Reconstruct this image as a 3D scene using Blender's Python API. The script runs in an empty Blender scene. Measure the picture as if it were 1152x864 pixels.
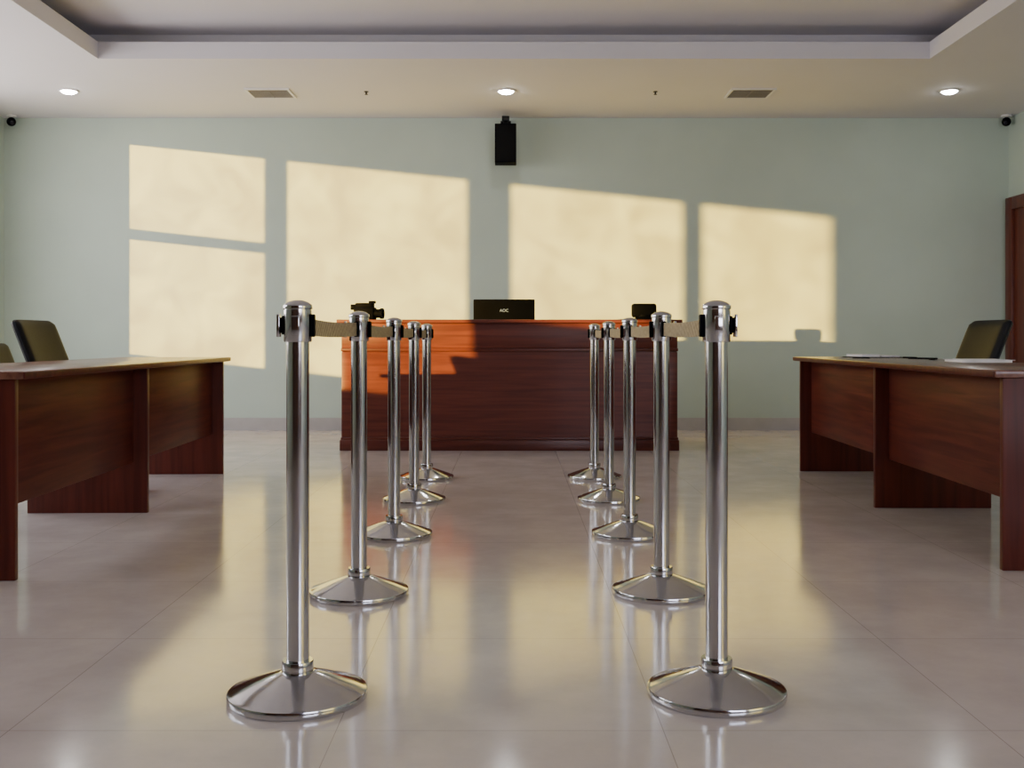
import bpy, bmesh, math, random
from mathutils import Vector, Matrix
random.seed(4)
C = bpy.context.scene.collection

# ------------------------------------------------------------------ materials
def new_mat(name):
    m = bpy.data.materials.new(name); m.use_nodes = True
    nt = m.node_tree
    return m, nt, nt.nodes["Principled BSDF"]
def simple(name, col, rough=0.5, metal=0.0, var=0.06, scale=8.0, bump=0.0, emis=None, estr=0, spec=None):
    m, nt, b = new_mat(name)
    tc = nt.nodes.new("ShaderNodeTexCoord"); n = nt.nodes.new("ShaderNodeTexNoise")
    n.inputs["Scale"].default_value = scale; n.inputs["Detail"].default_value = 4
    nt.links.new(tc.outputs["Object"], n.inputs["Vector"])
    r = nt.nodes.new("ShaderNodeValToRGB")
    r.color_ramp.elements[0].position = .3; r.color_ramp.elements[1].position = .7
    r.color_ramp.elements[0].color = (*[c*(1-var) for c in col], 1)
    r.color_ramp.elements[1].color = (*[min(1, c*(1+var)) for c in col], 1)
    nt.links.new(n.outputs["Fac"], r.inputs["Fac"]); nt.links.new(r.outputs["Color"], b.inputs["Base Color"])
    b.inputs["Roughness"].default_value = rough; b.inputs["Metallic"].default_value = metal
    if spec is not None: b.inputs["Specular IOR Level"].default_value = spec
    if bump:
        bp = nt.nodes.new("ShaderNodeBump"); bp.inputs["Strength"].default_value = bump; bp.inputs["Distance"].default_value = .01
        nt.links.new(n.outputs["Fac"], bp.inputs["Height"]); nt.links.new(bp.outputs["Normal"], b.inputs["Normal"])
    if emis:
        b.inputs["Emission Color"].default_value = (*emis, 1); b.inputs["Emission Strength"].default_value = estr
    return m
def wood(name, c1, c2, stretch, rough=0.3, spec=.3):
    m, nt, b = new_mat(name)
    tc = nt.nodes.new("ShaderNodeTexCoord"); mp = nt.nodes.new("ShaderNodeMapping")
    mp.inputs["Scale"].default_value = stretch
    nt.links.new(tc.outputs["Object"], mp.inputs["Vector"])
    n = nt.nodes.new("ShaderNodeTexNoise"); n.inputs["Scale"].default_value = 1; n.inputs["Detail"].default_value = 6
    n.inputs["Distortion"].default_value = .6
    nt.links.new(mp.outputs["Vector"], n.inputs["Vector"])
    r = nt.nodes.new("ShaderNodeValToRGB"); r.color_ramp.elements[0].position = .35; r.color_ramp.elements[1].position = .66
    r.color_ramp.elements[0].color = (*c1, 1); r.color_ramp.elements[1].color = (*c2, 1)
    nt.links.new(n.outputs["Fac"], r.inputs["Fac"]); nt.links.new(r.outputs["Color"], b.inputs["Base Color"])
    b.inputs["Roughness"].default_value = rough; b.inputs["Specular IOR Level"].default_value = spec
    return m

M_wall = simple("mint_wall_paint", (.445, .535, .47), .7, var=.03, scale=2.2, bump=.05)
M_ceil = simple("ceiling_paint", (.64, .63, .675), .8, var=.012, scale=2)
M_base = simple("baseboard_tile", (.40, .38, .37), .35)
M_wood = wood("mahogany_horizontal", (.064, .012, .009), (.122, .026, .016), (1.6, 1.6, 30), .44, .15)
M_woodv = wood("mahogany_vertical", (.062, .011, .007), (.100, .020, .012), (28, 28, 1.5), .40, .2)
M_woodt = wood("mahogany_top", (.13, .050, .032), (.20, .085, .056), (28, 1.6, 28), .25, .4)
M_bench = wood("bench_mahogany", (.074, .0165, .0115), (.118, .028, .0175), (1.4, 20, 34), .36, .28)
M_benchd = wood("bench_mahogany_trim", (.058, .013, .009), (.092, .021, .013), (1.4, 20, 34), .3)
M_door = wood("door_wood", (.075, .019, .012), (.12, .031, .018), (28, 28, 1.5), .35)
M_panel = wood("added_dark_rear_wood", (.05, .016, .008), (.09, .03, .014), (14, 14, 1.0), .4)  # unseen dark wood behind the camera, added for dark bands in the chrome
M_chrome = simple("polished_chrome", (.56, .56, .575), .12, 1.0, var=.02, scale=30)
M_black = simple("black_plastic", (.0010, .0014, .0030), .6, spec=.03)
M_leather = simple("black_leather", (.0070, .0080, .0105), .50, var=.15, scale=60, bump=.05, spec=.12)
M_dark = simple("dark_metal", (.005, .005, .006), .4, .0, spec=.2)
M_white = simple("white_paper", (.86, .87, .90), .7, var=.01)
M_whitep = simple("white_plastic", (.7, .7, .7), .4)
M_alu = simple("white_window_frame", (.6, .6, .6), .4)
M_vent = simple("vent_metal", (.20, .18, .17), .5)
M_lens = simple("lens_glass", (.01, .01, .015), .05)
M_lamp = simple("lamp_diffuser", (1, 1, 1), .5, emis=(1, .98, .95), estr=90)
M_ltext = simple("logo_white", (.16, .23, .5), .7, spec=.05)

# belt webbing
M_belt, nt, b = new_mat("khaki_webbing")
tc = nt.nodes.new("ShaderNodeTexCoord"); wv = nt.nodes.new("ShaderNodeTexWave")
wv.bands_direction = 'DIAGONAL'; wv.inputs["Scale"].default_value = 26; wv.inputs["Distortion"].default_value = 2.0; wv.inputs["Detail Scale"].default_value = 3
r = nt.nodes.new("ShaderNodeValToRGB"); r.color_ramp.elements[0].color = (.15, .115, .065, 1); r.color_ramp.elements[1].color = (.50, .41, .25, 1)
nt.links.new(tc.outputs["Object"], wv.inputs["Vector"]); nt.links.new(wv.outputs["Fac"], r.inputs["Fac"])
nt.links.new(r.outputs["Color"], b.inputs["Base Color"]); b.inputs["Roughness"].default_value = .6; b.inputs["Specular IOR Level"].default_value = .2

# floor tiles
M_floor, nt, b = new_mat("polished_floor_tile")
tc = nt.nodes.new("ShaderNodeTexCoord"); mp = nt.nodes.new("ShaderNodeMapping")
mp.inputs["Location"].default_value = (.395, .545, 0)
nt.links.new(tc.outputs["Object"], mp.inputs["Vector"])
br = nt.nodes.new("ShaderNodeTexBrick"); br.offset = 0; br.squash = 1
br.inputs["Scale"].default_value = 1; br.inputs["Brick Width"].default_value = .735; br.inputs["Row Height"].default_value = .735
br.inputs["Mortar Size"].default_value = .0014; br.inputs["Mortar Smooth"].default_value = .3
br.inputs["Color1"].default_value = (.60, .535, .495, 1); br.inputs["Color2"].default_value = (.62, .555, .515, 1)
br.inputs["Mortar"].default_value = (.38, .335, .305, 1)
nt.links.new(mp.outputs["Vector"], br.inputs["Vector"])
n = nt.nodes.new("ShaderNodeTexNoise"); n.inputs["Scale"].default_value = 3.2; n.inputs["Detail"].default_value = 8; n.inputs["Roughness"].default_value = .65
nt.links.new(tc.outputs["Object"], n.inputs["Vector"])
mx = nt.nodes.new("ShaderNodeMixRGB"); mx.blend_type = 'MULTIPLY'; mx.inputs["Fac"].default_value = .4
rr = nt.nodes.new("ShaderNodeValToRGB"); rr.color_ramp.elements[0].color = (.7, .7, .7, 1); rr.color_ramp.elements[0].position = .38; rr.color_ramp.elements[1].position = .62
nt.links.new(n.outputs["Fac"], rr.inputs["Fac"])
nt.links.new(br.outputs["Color"], mx.inputs["Color1"]); nt.links.new(rr.outputs["Color"], mx.inputs["Color2"])
nt.links.new(mx.outputs["Color"], b.inputs["Base Color"])
mr = nt.nodes.new("ShaderNodeMapRange"); mr.inputs["From Min"].default_value = .3; mr.inputs["From Max"].default_value = .7
mr.inputs["To Min"].default_value = .10; mr.inputs["To Max"].default_value = .16
nt.links.new(n.outputs["Fac"], mr.inputs["Value"]); nt.links.new(mr.outputs["Result"], b.inputs["Roughness"])
b.inputs["IOR"].default_value = 1.75

# dusty window glass
M_glass = bpy.data.materials.new("dusty_window_glass"); M_glass.use_nodes = True
nt = M_glass.node_tree; nt.nodes.clear()
o = nt.nodes.new("ShaderNodeOutputMaterial"); t = nt.nodes.new("ShaderNodeBsdfTransparent")
tc = nt.nodes.new("ShaderNodeTexCoord"); n = nt.nodes.new("ShaderNodeTexNoise"); n.inputs["Scale"].default_value = 2.6; n.inputs["Detail"].default_value = 7
n.inputs["Distortion"].default_value = .8
r = nt.nodes.new("ShaderNodeValToRGB"); r.color_ramp.elements[0].position = .33; r.color_ramp.elements[1].position = .67
r.color_ramp.elements[0].color = (.78, .74, .64, 1); r.color_ramp.elements[1].color = (.97, .97, .95, 1)
nt.links.new(tc.outputs["Object"], n.inputs["Vector"]); nt.links.new(n.outputs["Fac"], r.inputs["Fac"])
nt.links.new(r.outputs["Color"], t.inputs["Color"]); nt.links.new(t.outputs[0], o.inputs[0])

# ------------------------------------------------------------------ mesh helpers
def add_box(bm, lo, hi, bev=0.0, seg=2):
    g = bmesh.ops.create_cube(bm, size=1.0)
    vs = g["verts"]
    for v in vs:
        v.co = Vector([lo[i] + (v.co[i]+.5)*(hi[i]-lo[i]) for i in range(3)])
    if bev > 0:
        es = list({e for v in vs for e in v.link_edges})
        bmesh.ops.bevel(bm, geom=es, offset=bev, segments=seg, affect='EDGES', profile=.5)
def add_lathe(bm, prof, seg=48, center=(0, 0, 0)):
    rings = []
    for (rad, z) in prof:
        if rad < 1e-6:
            rings.append([bm.verts.new((center[0], center[1], center[2]+z))])
        else:
            rings.append([bm.verts.new((center[0]+rad*math.cos(2*math.pi*i/seg), center[1]+rad*math.sin(2*math.pi*i/seg), center[2]+z)) for i in range(seg)])
    for a, c in zip(rings[:-1], rings[1:]):
        for i in range(seg):
            j = (i+1) % seg
            if len(a) == 1 and len(c) == 1: continue
            if len(a) == 1: bm.faces.new((a[0], c[i], c[j]))
            elif len(c) == 1: bm.faces.new((a[i], a[j], c[0]))
            else: bm.faces.new((a[i], a[j], c[j], c[i]))
    bmesh.ops.recalc_face_normals(bm, faces=bm.faces)
def add_tube(bm, pts, rad, seg=10):
    pts = [Vector(p) for p in pts]; rings = []
    for k, p in enumerate(pts):
        d = (pts[min(k+1, len(pts)-1)] - pts[max(k-1, 0)]).normalized()
        q = d.to_track_quat('Z', 'Y')
        rings.append([bm.verts.new(p + q @ Vector((rad*math.cos(2*math.pi*i/seg), rad*math.sin(2*math.pi*i/seg), 0))) for i in range(seg)])
    for a, c in zip(rings[:-1], rings[1:]):
        for i in range(seg):
            j = (i+1) % seg; bm.faces.new((a[i], a[j], c[j], c[i]))
    bm.faces.new(rings[0][::-1]); bm.faces.new(rings[-1])
    bmesh.ops.recalc_face_normals(bm, faces=bm.faces)
def obj(name, bm, mat, parent=None, loc=(0, 0, 0), smooth=True, kind=None, label=None, category=None, group=None):
    me = bpy.data.meshes.new(name); bm.to_mesh(me); bm.free()
    me.materials.append(mat)
    if smooth:
        for p in me.polygons: p.use_smooth = True
        me.set_sharp_from_angle(angle=math.radians(35))
    ob = bpy.data.objects.new(name, me); C.objects.link(ob); ob.location = loc
    if parent: ob.parent = parent
    if kind: ob["kind"] = kind
    if label: ob["label"] = label
    if category: ob["category"] = category
    if group: ob["group"] = group
    return ob
def boxes(name, lst, mat, parent=None, bev=0.0, **k):
    bm = bmesh.new()
    for lo, hi in lst: add_box(bm, lo, hi, bev)
    return obj(name, bm, mat, parent, **k)
def root(name, loc, label, category, group=None, rz=0):
    e = bpy.data.objects.new(name, None); e.empty_display_size = .1
    e.location = loc; e.rotation_euler = (0, 0, rz); C.objects.link(e)
    e["label"] = label; e["category"] = category
    if group: e["group"] = group
    return e
def copy_tree(src, loc, rz=None, label=None):
    c = src.copy(); C.objects.link(c); c.location = loc
    if rz is not None: c.rotation_euler = (0, 0, rz)
    if label: c["label"] = label
    for ch in src.children:
        k = ch.copy(); C.objects.link(k); k.parent = c
        for g in ch.children:
            kk = g.copy(); C.objects.link(kk); kk.parent = k
    return c

# ------------------------------------------------------------------ room shell
XL, XR, YB, YF, H = -4.88, 4.77, 10.25, -2.5, 3.0
HT = 3.26
S = "structure"
boxes("floor", [((XL-.2, YF-.2, -.1), (XR+.2, YB+.2, 0))], M_floor, kind=S, smooth=False)
boxes("wall_back", [((XL-.1, YB, 0), (XR+.1, YB+.15, HT))], M_wall, kind=S, smooth=False)
boxes("wall_right", [((XR, YF, 0), (XR+.1, YB, HT))], M_wall, kind=S, smooth=False)
wins = [(7.80, 9.08, .86, 2.875), (5.93, 7.62, .86, 2.875), (3.94, 5.55, .86, 2.875), (2.57, 3.78, 1.545, 2.875)]
fr = .04; T = .06
L = []
ys = sorted([(a-fr, c+fr, z0-fr, z1+fr) for a, c, z0, z1 in wins])
prev = YF
for a, c, z0, z1 in ys:
    L.append(((XL-T, prev, 0), (XL, a, HT)))
    L.append(((XL-T, a, 0), (XL, c, z0)))
    L.append(((XL-T, a, z1), (XL, c, HT)))
    prev = c
L.append(((XL-T, prev, 0), (XL, YB, HT)))
boxes("wall_left", L, M_wall, kind=S, smooth=False)
fw = (1.4, 4.2, .9, 2.7)  # opening added behind the camera to let in fill light
boxes("wall_front", [((XL-.1, YF-.1, 0), (fw[0], YF, HT)), ((fw[1], YF-.1, 0), (XR+.1, YF, HT)),
                     ((fw[0], YF-.1, 0), (fw[1], YF, fw[2])), ((fw[0], YF-.1, fw[3]), (fw[1], YF, HT))], M_panel, kind=S, smooth=False)
def window(n, a, c, z0, z1, transom=None):
    xa, xb = XL-.05, XL-.01
    lst = [((xa, a-fr, z0-fr), (xb, a, z1+fr)), ((xa, c, z0-fr), (xb, c+fr, z1+fr)),
           ((xa, a, z0-fr), (xb, c, z0)), ((xa, a, z1), (xb, c, z1+fr))]
    if transom: lst.append(((xa, a, transom[0]), (xb, c, transom[1])))
    w = boxes("window_%d" % n, lst, M_alu, kind=S, smooth=False)
    boxes("window_glass", [((XL-.034, a, z0), (XL-.030, c, z1))], M_glass, parent=w, smooth=False)
    return w
for i, wn in enumerate(wins):
    window(i+1, *wn, transom=(1.965, 2.065) if i == 0 else None)
boxes("window_5", [((fw[0], YF-.06, fw[2]), (fw[0]+.05, YF-.02, fw[3])), ((fw[1]-.05, YF-.06, fw[2]), (fw[1], YF-.02, fw[3])),  # frame of the unseen opening added for sky fill
     ((fw[0]+.05, YF-.06, fw[2]), (fw[1]-.05, YF-.02, fw[2]+.05)), ((fw[0]+.05, YF-.06, fw[3]-.05), (fw[1]-.05, YF-.02, fw[3])),
     ((2.77, YF-.06, fw[2]+.05), (2.83, YF-.02, fw[3]-.05))], M_alu, kind=S, smooth=False)

# ceiling: soffit ring with lip, cove and raised centre
tx0, tx1, ty0, ty1 = -3.136, 3.163, .6, 8.08
lt = .03; lh = .128; cv = .28
boxes("ceiling", [
    ((XL, YF, H), (tx0, YB, H+.03)), ((tx1, YF, H), (XR, YB, H+.03)),
    ((tx0, YF, H), (tx1, ty0, H+.03)), ((tx0, ty1, H), (tx1, YB, H+.03)),
    ((tx0-lt, ty0-lt, H+.03), (tx0, ty1+lt, H+lh)), ((tx1, ty0-lt, H+.03), (tx1+lt, ty1+lt, H+lh)),
    ((tx0, ty0-lt, H+.03), (tx1, ty0, H+lh)), ((tx0, ty1, H+.03), (tx1, ty1+lt, H+lh)),
    ((tx0-cv-.05, ty0-cv, H+.03), (tx0-cv, ty1+cv, HT)), ((tx1+cv, ty0-cv, H+.03), (tx1+cv+.05, ty1+cv, HT)),
    ((tx0-cv, ty0-cv-.05, H+.03), (tx1+cv, ty0-cv, HT)), ((tx0-cv, ty1+cv, H+.03), (tx1+cv, ty1+cv+.05, HT)),
    ((XL-.1, YF-.1, HT), (XR+.1, YB+.1, HT+.1))], M_ceil, kind=S, smooth=False)
boxes("baseboard_back", [((XL+.012, YB-.012, 0), (XR-.012, YB, .12))], M_base, kind=S, smooth=False)
boxes("baseboard_left", [((XL, YF, 0), (XL+.012, YB, .12))], M_base, kind=S, smooth=False)
boxes("baseboard_right", [((XR-.012, YF, 0), (XR, 9.05, .12))], M_base, kind=S, smooth=False)
# door on right wall
d = boxes("door_1", [((XR-.03, 9.16, 0), (XR, 10.06, 2.10))], M_door, kind=S, smooth=False)
boxes("door_frame", [((XR-.06, 10.06, 0), (XR, 10.19, 2.22)), ((XR-.06, 9.05, 0), (XR, 9.16, 2.22)), ((XR-.06, 9.16, 2.10), (XR, 10.06, 2.22))], M_door, parent=d, bev=.006)
bm = bmesh.new(); add_tube(bm, [(XR-.03, 9.26, 1.0), (XR-.09, 9.26, 1.0), (XR-.09, 9.38, 1.0)], .01)
obj("door_handle", bm, M_chrome, parent=d, label="chrome lever handle")

# ------------------------------------------------------------------ ceiling fixtures
def downlight(loc):
    r0 = root("downlight", loc, "round recessed white ceiling downlight, switched on", "ceiling light", "recessed downlights along the ceiling edge")
    bm = bmesh.new(); add_lathe(bm, [(.062, 0), (.085, 0), (.088, -.006), (.080, -.010), (.064, -.008), (.062, 0)], 40)
    obj("trim_ring", bm, M_whitep, parent=r0)
    bm = bmesh.new(); add_lathe(bm, [(0, -.026), (.045, -.023), (.0635, -.011), (.0635, 0), (0, 0)], 40)
    obj("light_lens", bm, M_lamp, parent=r0)
    l = bpy.data.lights.new("downlight_lamp", 'SPOT'); l.energy = 30; l.spot_size = math.radians(110); l.spot_blend = .8; l.color = (1, .96, .90); l.shadow_soft_size = .05
    lo = bpy.data.objects.new("downlight_lamp", l); lo.location = (0, 0, -.035); lo.parent = r0; C.objects.link(lo)
for x in (-3.79, -.05, 3.74): downlight((x, 9.12, H))
def vent(loc):
    r0 = root("air_vent", loc, "square slatted grey ceiling air vent", "vent", "ceiling air vents")
    w, dd = .19, .17
    boxes("vent_frame", [((-w, -dd, -.012), (w, -dd+.02, 0)), ((-w, dd-.02, -.012), (w, dd, 0)), ((-w, -dd+.02, -.012), (-w+.02, dd-.02, 0)), ((w-.02, -dd+.02, -.012), (w, dd-.02, 0))], M_whitep, parent=r0)
    bm = bmesh.new()
    for k in range(9):
        y = -dd+.035+k*.034
        add_box(bm, (-w+.02, y-.011, -.009), (w-.02, y+.005, -.005))
    add_box(bm, (-.004, -dd+.02, -.01), (.004, dd-.02, -.004))
    obj("vent_slats", bm, M_vent, parent=r0)
    boxes("vent_duct", [((-w+.02, -dd+.02, -.003), (w-.02, dd-.02, 0))], M_black, parent=r0)
vent((-2.08, 9.2, H)); vent((2.05, 9.2, H))
def sprinkler(loc):
    bm = bmesh.new(); add_lathe(bm, [(0, 0), (.02, 0), (.02, -.004), (.007, -.006), (.007, -.022), (.014, -.024), (.014, -.027), (0, -.027)], 20)
    obj("sprinkler_head", bm, M_dark, loc=loc, label="tiny dark metal fire sprinkler in ceiling", category="sprinkler", group="ceiling sprinklers")
sprinkler((-1.25, 9.15, H)); sprinkler((1.23, 9.15, H))
def seccam(loc, rz):
    r0 = root("security_camera", loc, "small black ball security camera under ceiling corner", "security camera", "corner security cameras", rz)
    bm = bmesh.new(); add_lathe(bm, [(0, 0), (.045, 0), (.045, -.012), (.03, -.02), (.012, -.022), (.012, -.03), (0, -.03)], 28)
    obj("camera_mount", bm, M_whitep, parent=r0, label="white mounting disc")
    bm = bmesh.new(); bmesh.ops.create_uvsphere(bm, u_segments=28, v_segments=18, radius=.042)
    obj("camera_ball", bm, M_black, parent=r0, loc=(0, 0, -.062))
    bm = bmesh.new(); add_lathe(bm, [(0, 0), (.018, 0), (.02, .014), (.0, .018)], 20)
    o = obj("camera_lens", bm, M_lens, parent=r0, loc=(0, -.036, -.075)); o.rotation_euler = (math.radians(110), 0, 0)
seccam((-4.75, 10.12, H), .6); seccam((4.69, 10.12, H), -.6)

# wall speaker
r0 = root("wall_speaker", (-.06, YB, 2.92), "black box loudspeaker on a bracket high on the green wall", "speaker")
o = boxes("speaker_cabinet", [((-.10, -.34, -.40), (.10, -.14, -.04))], M_black, parent=r0, bev=.005)
boxes("speaker_grille", [((-.090, -.347, -.388), (.090, -.34, -.052))], simple("speaker_grille_cloth", (.004, .004, .0045), .8, scale=200, bump=.3, spec=.1), parent=r0, bev=.002)
bm = bmesh.new(); add_box(bm, (-.05, -.012, -.07), (.05, 0, .05), .003); add_tube(bm, [(0, -.01, .01), (0, -.12, .03), (0, -.22, .03), (0, -.24, -.045)], .018)
add_box(bm, (-.05, -.29, -.042), (.05, -.19, -.030))
add_box(bm, (-.035, -.275, .0), (.035, -.205, .045), .004)
obj("wall_bracket", bm, M_dark, parent=r0)

# ------------------------------------------------------------------ judge bench
bx0, bx1, by, bz = -1.34, 1.30, 8.38, 1.03
cx = (bx0+bx1)/2; hw = (bx1-bx0)/2
r0 = root("judge_bench", (cx, by, 0), "long red mahogany court bench with raised counter and panelled front", "court bench")
boxes("counter_top", [((-hw-.035, -.035, bz-.028), (hw+.035, .34, bz))], M_bench, parent=r0, bev=.006)
boxes("front_panel", [((-hw+.005, .012, .0), (hw-.005, .035, bz-.028))], M_bench, parent=r0, smooth=False)
boxes("stile", [((-hw, 0, .105), (-hw+.12, .012, .775))], M_bench, parent=r0, bev=.003)
boxes("stile", [((hw-.12, 0, .105), (hw, .012, .775))], M_bench, parent=r0, bev=.003)
boxes("upper_band", [((-hw, -.004, .805), (hw, .012, bz-.028))], M_bench, parent=r0, bev=.003)
boxes("molding", [((-hw-.005, -.010, .780), (hw+.005, .012, .805))], M_benchd, parent=r0, bev=.005)
boxes("plinth", [((-hw-.012, -.016, 0), (hw+.012, .012, .085)), ((-hw-.006, -.008, .085), (hw+.006, .012, .105))], M_benchd, parent=r0, bev=.004)
for sx in (-1, 1):
    a, c = (-hw, -hw+.03) if sx < 0 else (hw-.03, hw)
    bm = bmesh.new(); add_box(bm, (a, .035, 0), (c, .34, bz-.028)); add_box(bm, (a, .34, 0), (c, .85, .775))
    obj("side_panel", bm, M_bench, parent=r0, smooth=False)
boxes("worktop", [((-hw+.03, .06, .745), (hw-.03, .85, .775))], M_woodt, parent=r0, bev=.003)

# monitor
r0 = root("computer_monitor", (-.066, 8.95, .775), "black flat computer monitor seen from behind on the bench worktop", "monitor")
boxes("monitor_screen", [((-.257, -.02, .13), (.257, .018, .435))], M_black, parent=r0, bev=.008)
boxes("monitor_display", [((-.245, .018, .145), (.245, .020, .423))], M_lens, parent=r0)
bm = bmesh.new(); add_box(bm, (-.12, -.09, 0), (.12, .1, .012), .004); add_box(bm, (-.03, -.045, .012), (.03, -.02, .26), .004)
obj("monitor_stand", bm, M_black, parent=r0)
tcu = bpy.data.curves.new("logo", 'FONT'); tcu.body = "AOC"; tcu.size = .034; tcu.extrude = .0008; tcu.align_x = 'CENTER'
to = bpy.data.objects.new("tmp", tcu); C.objects.link(to)
bpy.context.view_layer.update()
me = bpy.data.meshes.new_from_object(to.evaluated_get(bpy.context.evaluated_depsgraph_get())); me.materials.clear(); me.materials.append(M_ltext)
bpy.data.objects.remove(to)
lo = bpy.data.objects.new("monitor_logo", me); C.objects.link(lo); lo.parent = r0; lo.location = (0, -.021, .330); lo.rotation_euler = (math.pi/2, 0, 0)
lo["label"] = "white brand lettering"

# camcorder
r0 = root("video_camera", (-1.16, 8.53, bz), "compact black video camera resting on the bench counter", "video camera", rz=math.radians(-12))
bm = bmesh.new(); add_box(bm, (-.10, -.045, .0), (.07, .045, .10), .012); add_box(bm, (-.09, -.035, .09), (.055, .035, .135), .010)
obj("camera_body", bm, M_black, parent=r0)
bm = bmesh.new(); add_lathe(bm, [(0, 0), (.036, 0), (.036, .05), (.043, .055), (.043, .075), (.03, .075), (.028, .06), (0, .055)], 32)
o = obj("camera_lens", bm, M_black, parent=r0, loc=(.06, 0, .05)); o.rotation_euler = (0, math.pi/2, 0)
boxes("viewfinder", [((-.135, -.02, .08), (-.085, .02, .125))], M_black, parent=r0, bev=.008)
boxes("camera_light", [((.02, -.022, .13), (.07, .022, .152))], M_black, parent=r0, bev=.005)
# conference camera
r0 = root("conference_camera", (1.055, 8.53, bz), "rounded black desktop conference camera on a small foot", "camera")
bm = bmesh.new(); add_lathe(bm, [(0, 0), (.085, 0), (.087, .008), (.070, .018), (.060, .024), (.055, .04), (0, .04)], 32)
obj("camera_foot", bm, M_black, parent=r0)
boxes("camera_head", [((-.097, -.045, .020), (.097, .045, .13))], M_black, parent=r0, bev=.018)
bm = bmesh.new(); add_lathe(bm, [(0, 0), (.03, 0), (.03, .012), (.022, .014), (0, .010)], 28)
o = obj("camera_lens", bm, M_lens, parent=r0, loc=(0, .044, .08)); o.rotation_euler = (-math.pi/2, 0, 0)

# ------------------------------------------------------------------ side tables
def table(xf, sgn, y0, ym, y1, rz, label):
    """xf: x of front edge of slabs; sgn: +1 table extends to +x, -1 to -x"""
    yc = (y0+y1)/2; hl = (y1-y0)/2; mm = ym-yc
    r0 = root("conference_table", (xf, yc, 0), label, "table", "mahogany tables along the aisle", rz)
    def B(nm, a, c, ya, yb, z0, z1, mat, bev=.003):
        lo, hi = sorted((sgn*a, sgn*c))
        return boxes(nm, [((lo, ya, z0), (hi, yb, z1))], mat, parent=r0, bev=bev)
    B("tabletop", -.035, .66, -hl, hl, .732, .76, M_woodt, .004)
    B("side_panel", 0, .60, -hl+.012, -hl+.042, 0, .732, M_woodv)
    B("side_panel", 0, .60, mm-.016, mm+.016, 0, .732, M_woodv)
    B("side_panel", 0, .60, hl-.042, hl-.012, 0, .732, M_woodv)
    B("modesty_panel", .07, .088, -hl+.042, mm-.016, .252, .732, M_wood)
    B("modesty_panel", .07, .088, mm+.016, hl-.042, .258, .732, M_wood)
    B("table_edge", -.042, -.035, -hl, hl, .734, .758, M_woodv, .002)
table(-1.842, -1, 3.86, 5.40, 6.97, .024, "long mahogany table with side slabs and front panels, bare top")
table(1.888, 1, 4.03, 5.56, 7.12, -.018, "long mahogany table with side slabs, papers on top")

# items on right table
r0 = root("notebook", (2.30, 6.80, .76), "open dark-covered notebook with white pages on the table", "notebook", rz=.1)
boxes("notebook_cover", [((-.145, -.13, 0), (.145, .13, .005))], M_black, parent=r0, bev=.001)
boxes("page_block", [((-.125, -.115, .005), (-.004, .115, .020)), ((.004, -.115, .005), (.125, .115, .014))], M_white, parent=r0, bev=.002)
r0 = root("paper_stack", (2.40, 5.50, .76), "loose stack of white paper sheets on the table", "paper", rz=-.1)
boxes("sheets", [((-.12, -.15, 0), (.12, .15, .011))], M_white, parent=r0, bev=.001)
s_ = boxes("top_sheet", [((-.115, -.148, .011), (.125, .152, .0125))], M_white, parent=r0); s_.rotation_euler = (0, 0, .12)
s_ = boxes("top_sheet", [((-.10, -.148, .0125), (.11, .152, .014))], M_white, parent=r0); s_.rotation_euler = (0, 0, -.16)
bm = bmesh.new()
pts = [(2.42+.05*math.sin(k*.9), 6.60-.045*k, .7645) for k in range(14)]
add_tube(bm, pts, .0045, 8)
obj("cable", bm, M_black, label="thin black cable lying across the table", category="cable")
bm = bmesh.new(); add_tube(bm, [(0, 0, 0), (0, .13, 0)], .005, 10); add_tube(bm, [(0, .13, 0), (0, .142, 0)], .0015, 8)
o = obj("pen", bm, M_black, label="black ballpoint pen beside the notebook", category="pen", loc=(2.16, 6.45, .765)); o.rotation_euler = (0, 0, .5)

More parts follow.
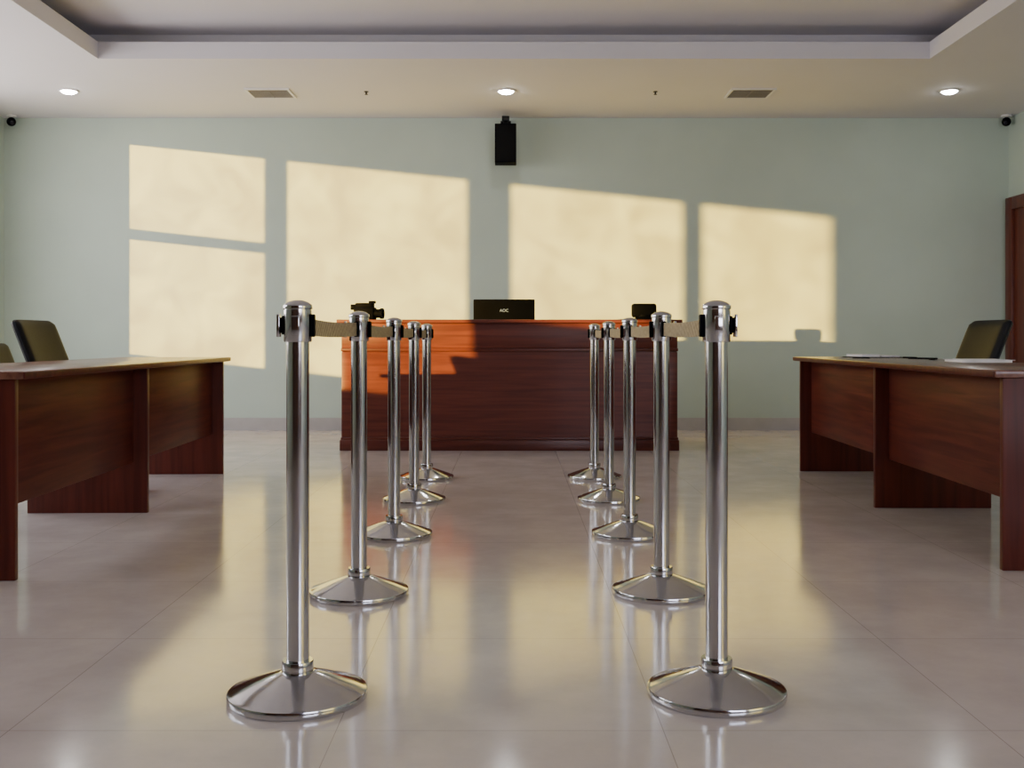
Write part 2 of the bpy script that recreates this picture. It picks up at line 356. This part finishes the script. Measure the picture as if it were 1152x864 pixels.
# ------------------------------------------------------------------ office chair
def chair(loc, rz, label):
    r0 = root("office_chair", loc, label, "chair", "black office chairs behind the tables", rz)
    bm = bmesh.new(); add_box(bm, (-.22, -.24, .42), (.22, .24, .50), .032, 4); obj("seat", bm, M_leather, parent=r0)
    bm = bmesh.new(); nz, ny = 24, 24; front = []; back = []
    for i in range(nz+1):
        u = i/nz; z = .50 + .485*u
        t_ = 2*u-1
        wv_ = .245*(1-.06*abs(t_)**14)
        xr = -.20 - .19*u
        fr_, bk_ = [], []
        for j in range(ny+1):
            v = 2*j/ny-1
            edge = max(abs(v), abs(t_)); th = .022*math.sqrt(max(0.0, 1-edge**10))+.008
            x = xr + .015*v*v; zz = z - .010*abs(v)**12*t_*abs(t_)**4
            fr_.append(bm.verts.new((x+th, wv_*v, zz))); bk_.append(bm.verts.new((x-th, wv_*v, zz)))
        front.append(fr_); back.append(bk_)
    for i in range(nz):
        for j in range(ny):
            bm.faces.new((front[i][j], front[i][j+1], front[i+1][j+1], front[i+1][j]))
            bm.faces.new((back[i][j], back[i+1][j], back[i+1][j+1], back[i][j+1]))
        bm.faces.new((front[i][0], front[i+1][0], back[i+1][0], back[i][0]))
        bm.faces.new((front[i][ny], back[i][ny], back[i+1][ny], front[i+1][ny]))
    for j in range(ny):
        bm.faces.new((front[0][j], back[0][j], back[0][j+1], front[0][j+1]))
        bm.faces.new((front[nz][j], front[nz][j+1], back[nz][j+1], back[nz][j]))
    bmesh.ops.recalc_face_normals(bm, faces=bm.faces)
    obj("backrest", bm, M_leather, parent=r0)
    bm = bmesh.new(); add_tube(bm, [(-.05, 0, .41), (-.24, 0, .41), (-.28, 0, .47), (-.29, 0, .62)], .02)
    obj("back_support", bm, M_dark, parent=r0)
    for s in (-1, 1):
        bm = bmesh.new(); add_tube(bm, [(.10, s*.24, .44), (.12, s*.28, .50), (.12, s*.28, .64), (.09, s*.28, .665), (-.16, s*.28, .665), (-.22, s*.27, .645), (-.25, s*.24, .62)], .014)
        obj("armrest", bm, M_dark, parent=r0)
    bm = bmesh.new(); add_lathe(bm, [(0, .12), (.028, .12), (.028, .26), (.018, .26), (.018, .40), (.08, .405), (.08, .42), (0, .42)], 24)
    obj("gas_lift", bm, M_dark, parent=r0)
    bm = bmesh.new()
    for k in range(5):
        a = 2*math.pi*k/5 + math.pi/5
        add_tube(bm, [(0, 0, .11), (.12*math.cos(a), .12*math.sin(a), .10), (.24*math.cos(a), .24*math.sin(a), .075)], .018)
    obj("star_base", bm, M_dark, parent=r0)
    for k in range(5):
        a = 2*math.pi*k/5 + math.pi/5
        bm = bmesh.new(); add_lathe(bm, [(0, -.02), (.022, -.02), (.028, -.014), (.028, .014), (.022, .02), (0, .02)], 20)
        o = obj("caster", bm, M_black, parent=r0, loc=(.24*math.cos(a), .24*math.sin(a), .028)); o.rotation_euler = (math.pi/2, 0, a)
    return r0
ch = chair((-2.33, 6.02, 0), 0, "black leather reclining office chair tucked behind the table")
c2 = copy_tree(ch, (-3.36, 7.55, 0), 0, "low black office chair standing back near the wall"); c2.scale = (.86, .86, .86)
copy_tree(ch, (2.33, 6.02, 0), math.pi)

# ------------------------------------------------------------------ stanchions
base_prof = [(0, 0), (.166, 0), (.1690, .003), (.1700, .007), (.1700, .017), (.1685, .0200), (.163, .0215), (.160, .0230), (.130, .0345), (.095, .0475), (.065, .0580), (.045, .0645), (.036, .0670), (0, .0670)]
st = root("stanchion", (0, 0, 0), "chrome queue stanchion post with retractable khaki belt and domed base", "stanchion", "chrome queue stanchions lining the aisle")
bm = bmesh.new(); add_lathe(bm, base_prof, 128); obj("base", bm, M_chrome, parent=st)
bm = bmesh.new(); add_lathe(bm, [(.0275, .064), (.0375, .064), (.0385, .067), (.0385, .090), (.037, .093), (.0275, .093)], 48)
obj("base_collar", bm, M_chrome, parent=st)
bm = bmesh.new(); add_lathe(bm, [(0, .065), (.0275, .065), (.0275, .880), (0, .880)], 64); obj("post", bm, M_chrome, parent=st)
bm = bmesh.new(); add_lathe(bm, [(0, .872), (.0325, .872), (.0338, .875), (.0338, .9495), (.0325, .9500), (.0325, .9520), (.0352, .9525), (.0355, .9535), (.0355, .9610), (.0345, .9630), (.0290, .9670), (.0235, .9705), (.012, .9740), (0, .9750)], 64)
obj("head", bm, M_chrome, parent=st, label="chrome belt cassette head with shallow domed cap")
boxes("belt_receiver", [((-.010, -.0350, .888), (.010, -.030, .936))], M_chrome, parent=st, bev=.002)
def side_parts(side):
    """outer receiver (slim chrome clip) and inner black receiver meshes for a row on the given side"""
    q = lambda s, a, c: (min(s*a, s*c), max(s*a, s*c))
    out = []
    bm = bmesh.new()
    a, c = q(side, .031, .038); add_box(bm, (a, -.009, .890), (c, .009, .936), .0015)
    a, c = q(side, .038, .043); add_box(bm, (a, -.004, .894), (c, .004, .932), .001)
    out.append(("belt_receiver", bm, M_black, "slim black belt slot"))
    bm = bmesh.new(); a, c = q(side, .043, .0505); add_box(bm, (a, -.012, .884), (c, .012, .940), .002)
    out.append(("receiver_clip", bm, M_chrome, None))
    bm = bmesh.new(); a, c = q(-side, .031, .042); add_box(bm, (a, -.011, .884), (c, .011, .940), .003)
    out.append(("belt_receiver", bm, M_black, "black plastic belt slot"))
    return out
L_pos = [(-.525, 2.615), (-.526, 3.67), (-.526, 4.76), (-.531, 5.79), (-.537, 6.72)]
R_pos = [(.505, 2.635), (.517, 3.69), (.527, 4.78), (.527, 5.80), (.521, 6.74)]
for side, row in ((-1, L_pos), (1, R_pos)):
    for i, (x, y) in enumerate(row):
        nx = row[i+1] if i < 4 else None
        if nx: dx, dy = nx[0]-x, nx[1]-y
        else: dx, dy = 0, 1
        s = copy_tree(st, (x, y, 0), math.atan2(-dx, dy))
        for nm, bmx, mt, lb in side_parts(side): obj(nm, bmx, mt, parent=s, label=lb)
        ln = math.hypot(dx, dy)
        bm = bmesh.new(); add_box(bm, (-.012, .030, .886), (.012, .048, .938), .003)
        obj("belt_housing", bm, M_black, parent=s)
        if nx:
            bm = bmesh.new(); n_ = 16; prevv = None
            for k in range(n_+1):
                u = k/n_; yy = .047 + u*(ln-.047-.054); sag = -.006*math.sin(math.pi*u)
                vs = [bm.verts.new((xx, yy, zz+sag)) for xx, zz in ((-.0012, .890), (.0012, .890), (.0012, .934), (-.0012, .934))]
                if prevv:
                    for q in range(4): bm.faces.new((prevv[q], prevv[(q+1) % 4], vs[(q+1) % 4], vs[q]))
                else: bm.faces.new(vs[::-1])
                prevv = vs
            bm.faces.new(prevv); bmesh.ops.recalc_face_normals(bm, faces=bm.faces)
            obj("belt", bm, M_belt, parent=s, label="khaki woven nylon belt")
            bm = bmesh.new(); add_box(bm, (-.008, ln-.070, .886), (.008, ln-.037, .938), .003)
            obj("belt_clip", bm, M_black, parent=s)
for ch_ in list(st.children): bpy.data.objects.remove(ch_)
bpy.data.objects.remove(st)

# ------------------------------------------------------------------ lights
sun = bpy.data.lights.new("sun", 'SUN'); sun.energy = 26; sun.angle = math.radians(.55); sun.color = (1, .61, .115)
so = bpy.data.objects.new("sun", sun); C.objects.link(so)
so.rotation_euler = Vector((1.04, 1.0, -.1095)).to_track_quat('-Z', 'Y').to_euler(); so.location = (-12, -5, 5)
w = bpy.data.worlds.new("sky"); bpy.context.scene.world = w; w.use_nodes = True
nt = w.node_tree; bg = nt.nodes["Background"]
tc = nt.nodes.new("ShaderNodeTexCoord"); sp = nt.nodes.new("ShaderNodeSeparateXYZ"); r = nt.nodes.new("ShaderNodeValToRGB")
nt.links.new(tc.outputs["Generated"], sp.inputs[0]); nt.links.new(sp.outputs["Z"], r.inputs["Fac"]); nt.links.new(r.outputs["Color"], bg.inputs["Color"])
e = r.color_ramp.elements; e[0].position = 0; e[0].color = (.86, .82, .90, 1); e[1].position = .35; e[1].color = (.74, .79, 1, 1)
bg.inputs["Strength"].default_value = 10.4
def portal(loc, rot, sx, sy):
    l = bpy.data.lights.new("window_portal", 'AREA'); l.shape = 'RECTANGLE'; l.size = sx; l.size_y = sy; l.cycles.is_portal = True
    o = bpy.data.objects.new("window_portal", l); o.location = loc; o.rotation_euler = rot; C.objects.link(o)
for a, c, z0, z1 in wins:
    portal((XL-.08, (a+c)/2, (z0+z1)/2), (0, -math.pi/2, 0), z1-z0, c-a)
portal(((fw[0]+fw[1])/2, YF-.12, (fw[2]+fw[3])/2), (math.pi/2, 0, 0), fw[1]-fw[0], fw[3]-fw[2])

cam = bpy.data.cameras.new("camera"); cam.sensor_width = 36; cam.lens = 37.5; cam.shift_y = -51/1152
co = bpy.data.objects.new("camera", cam); co.location = (0, 0, .88); co.rotation_euler = (math.pi/2, 0, 0); C.objects.link(co)
bpy.context.scene.camera = co
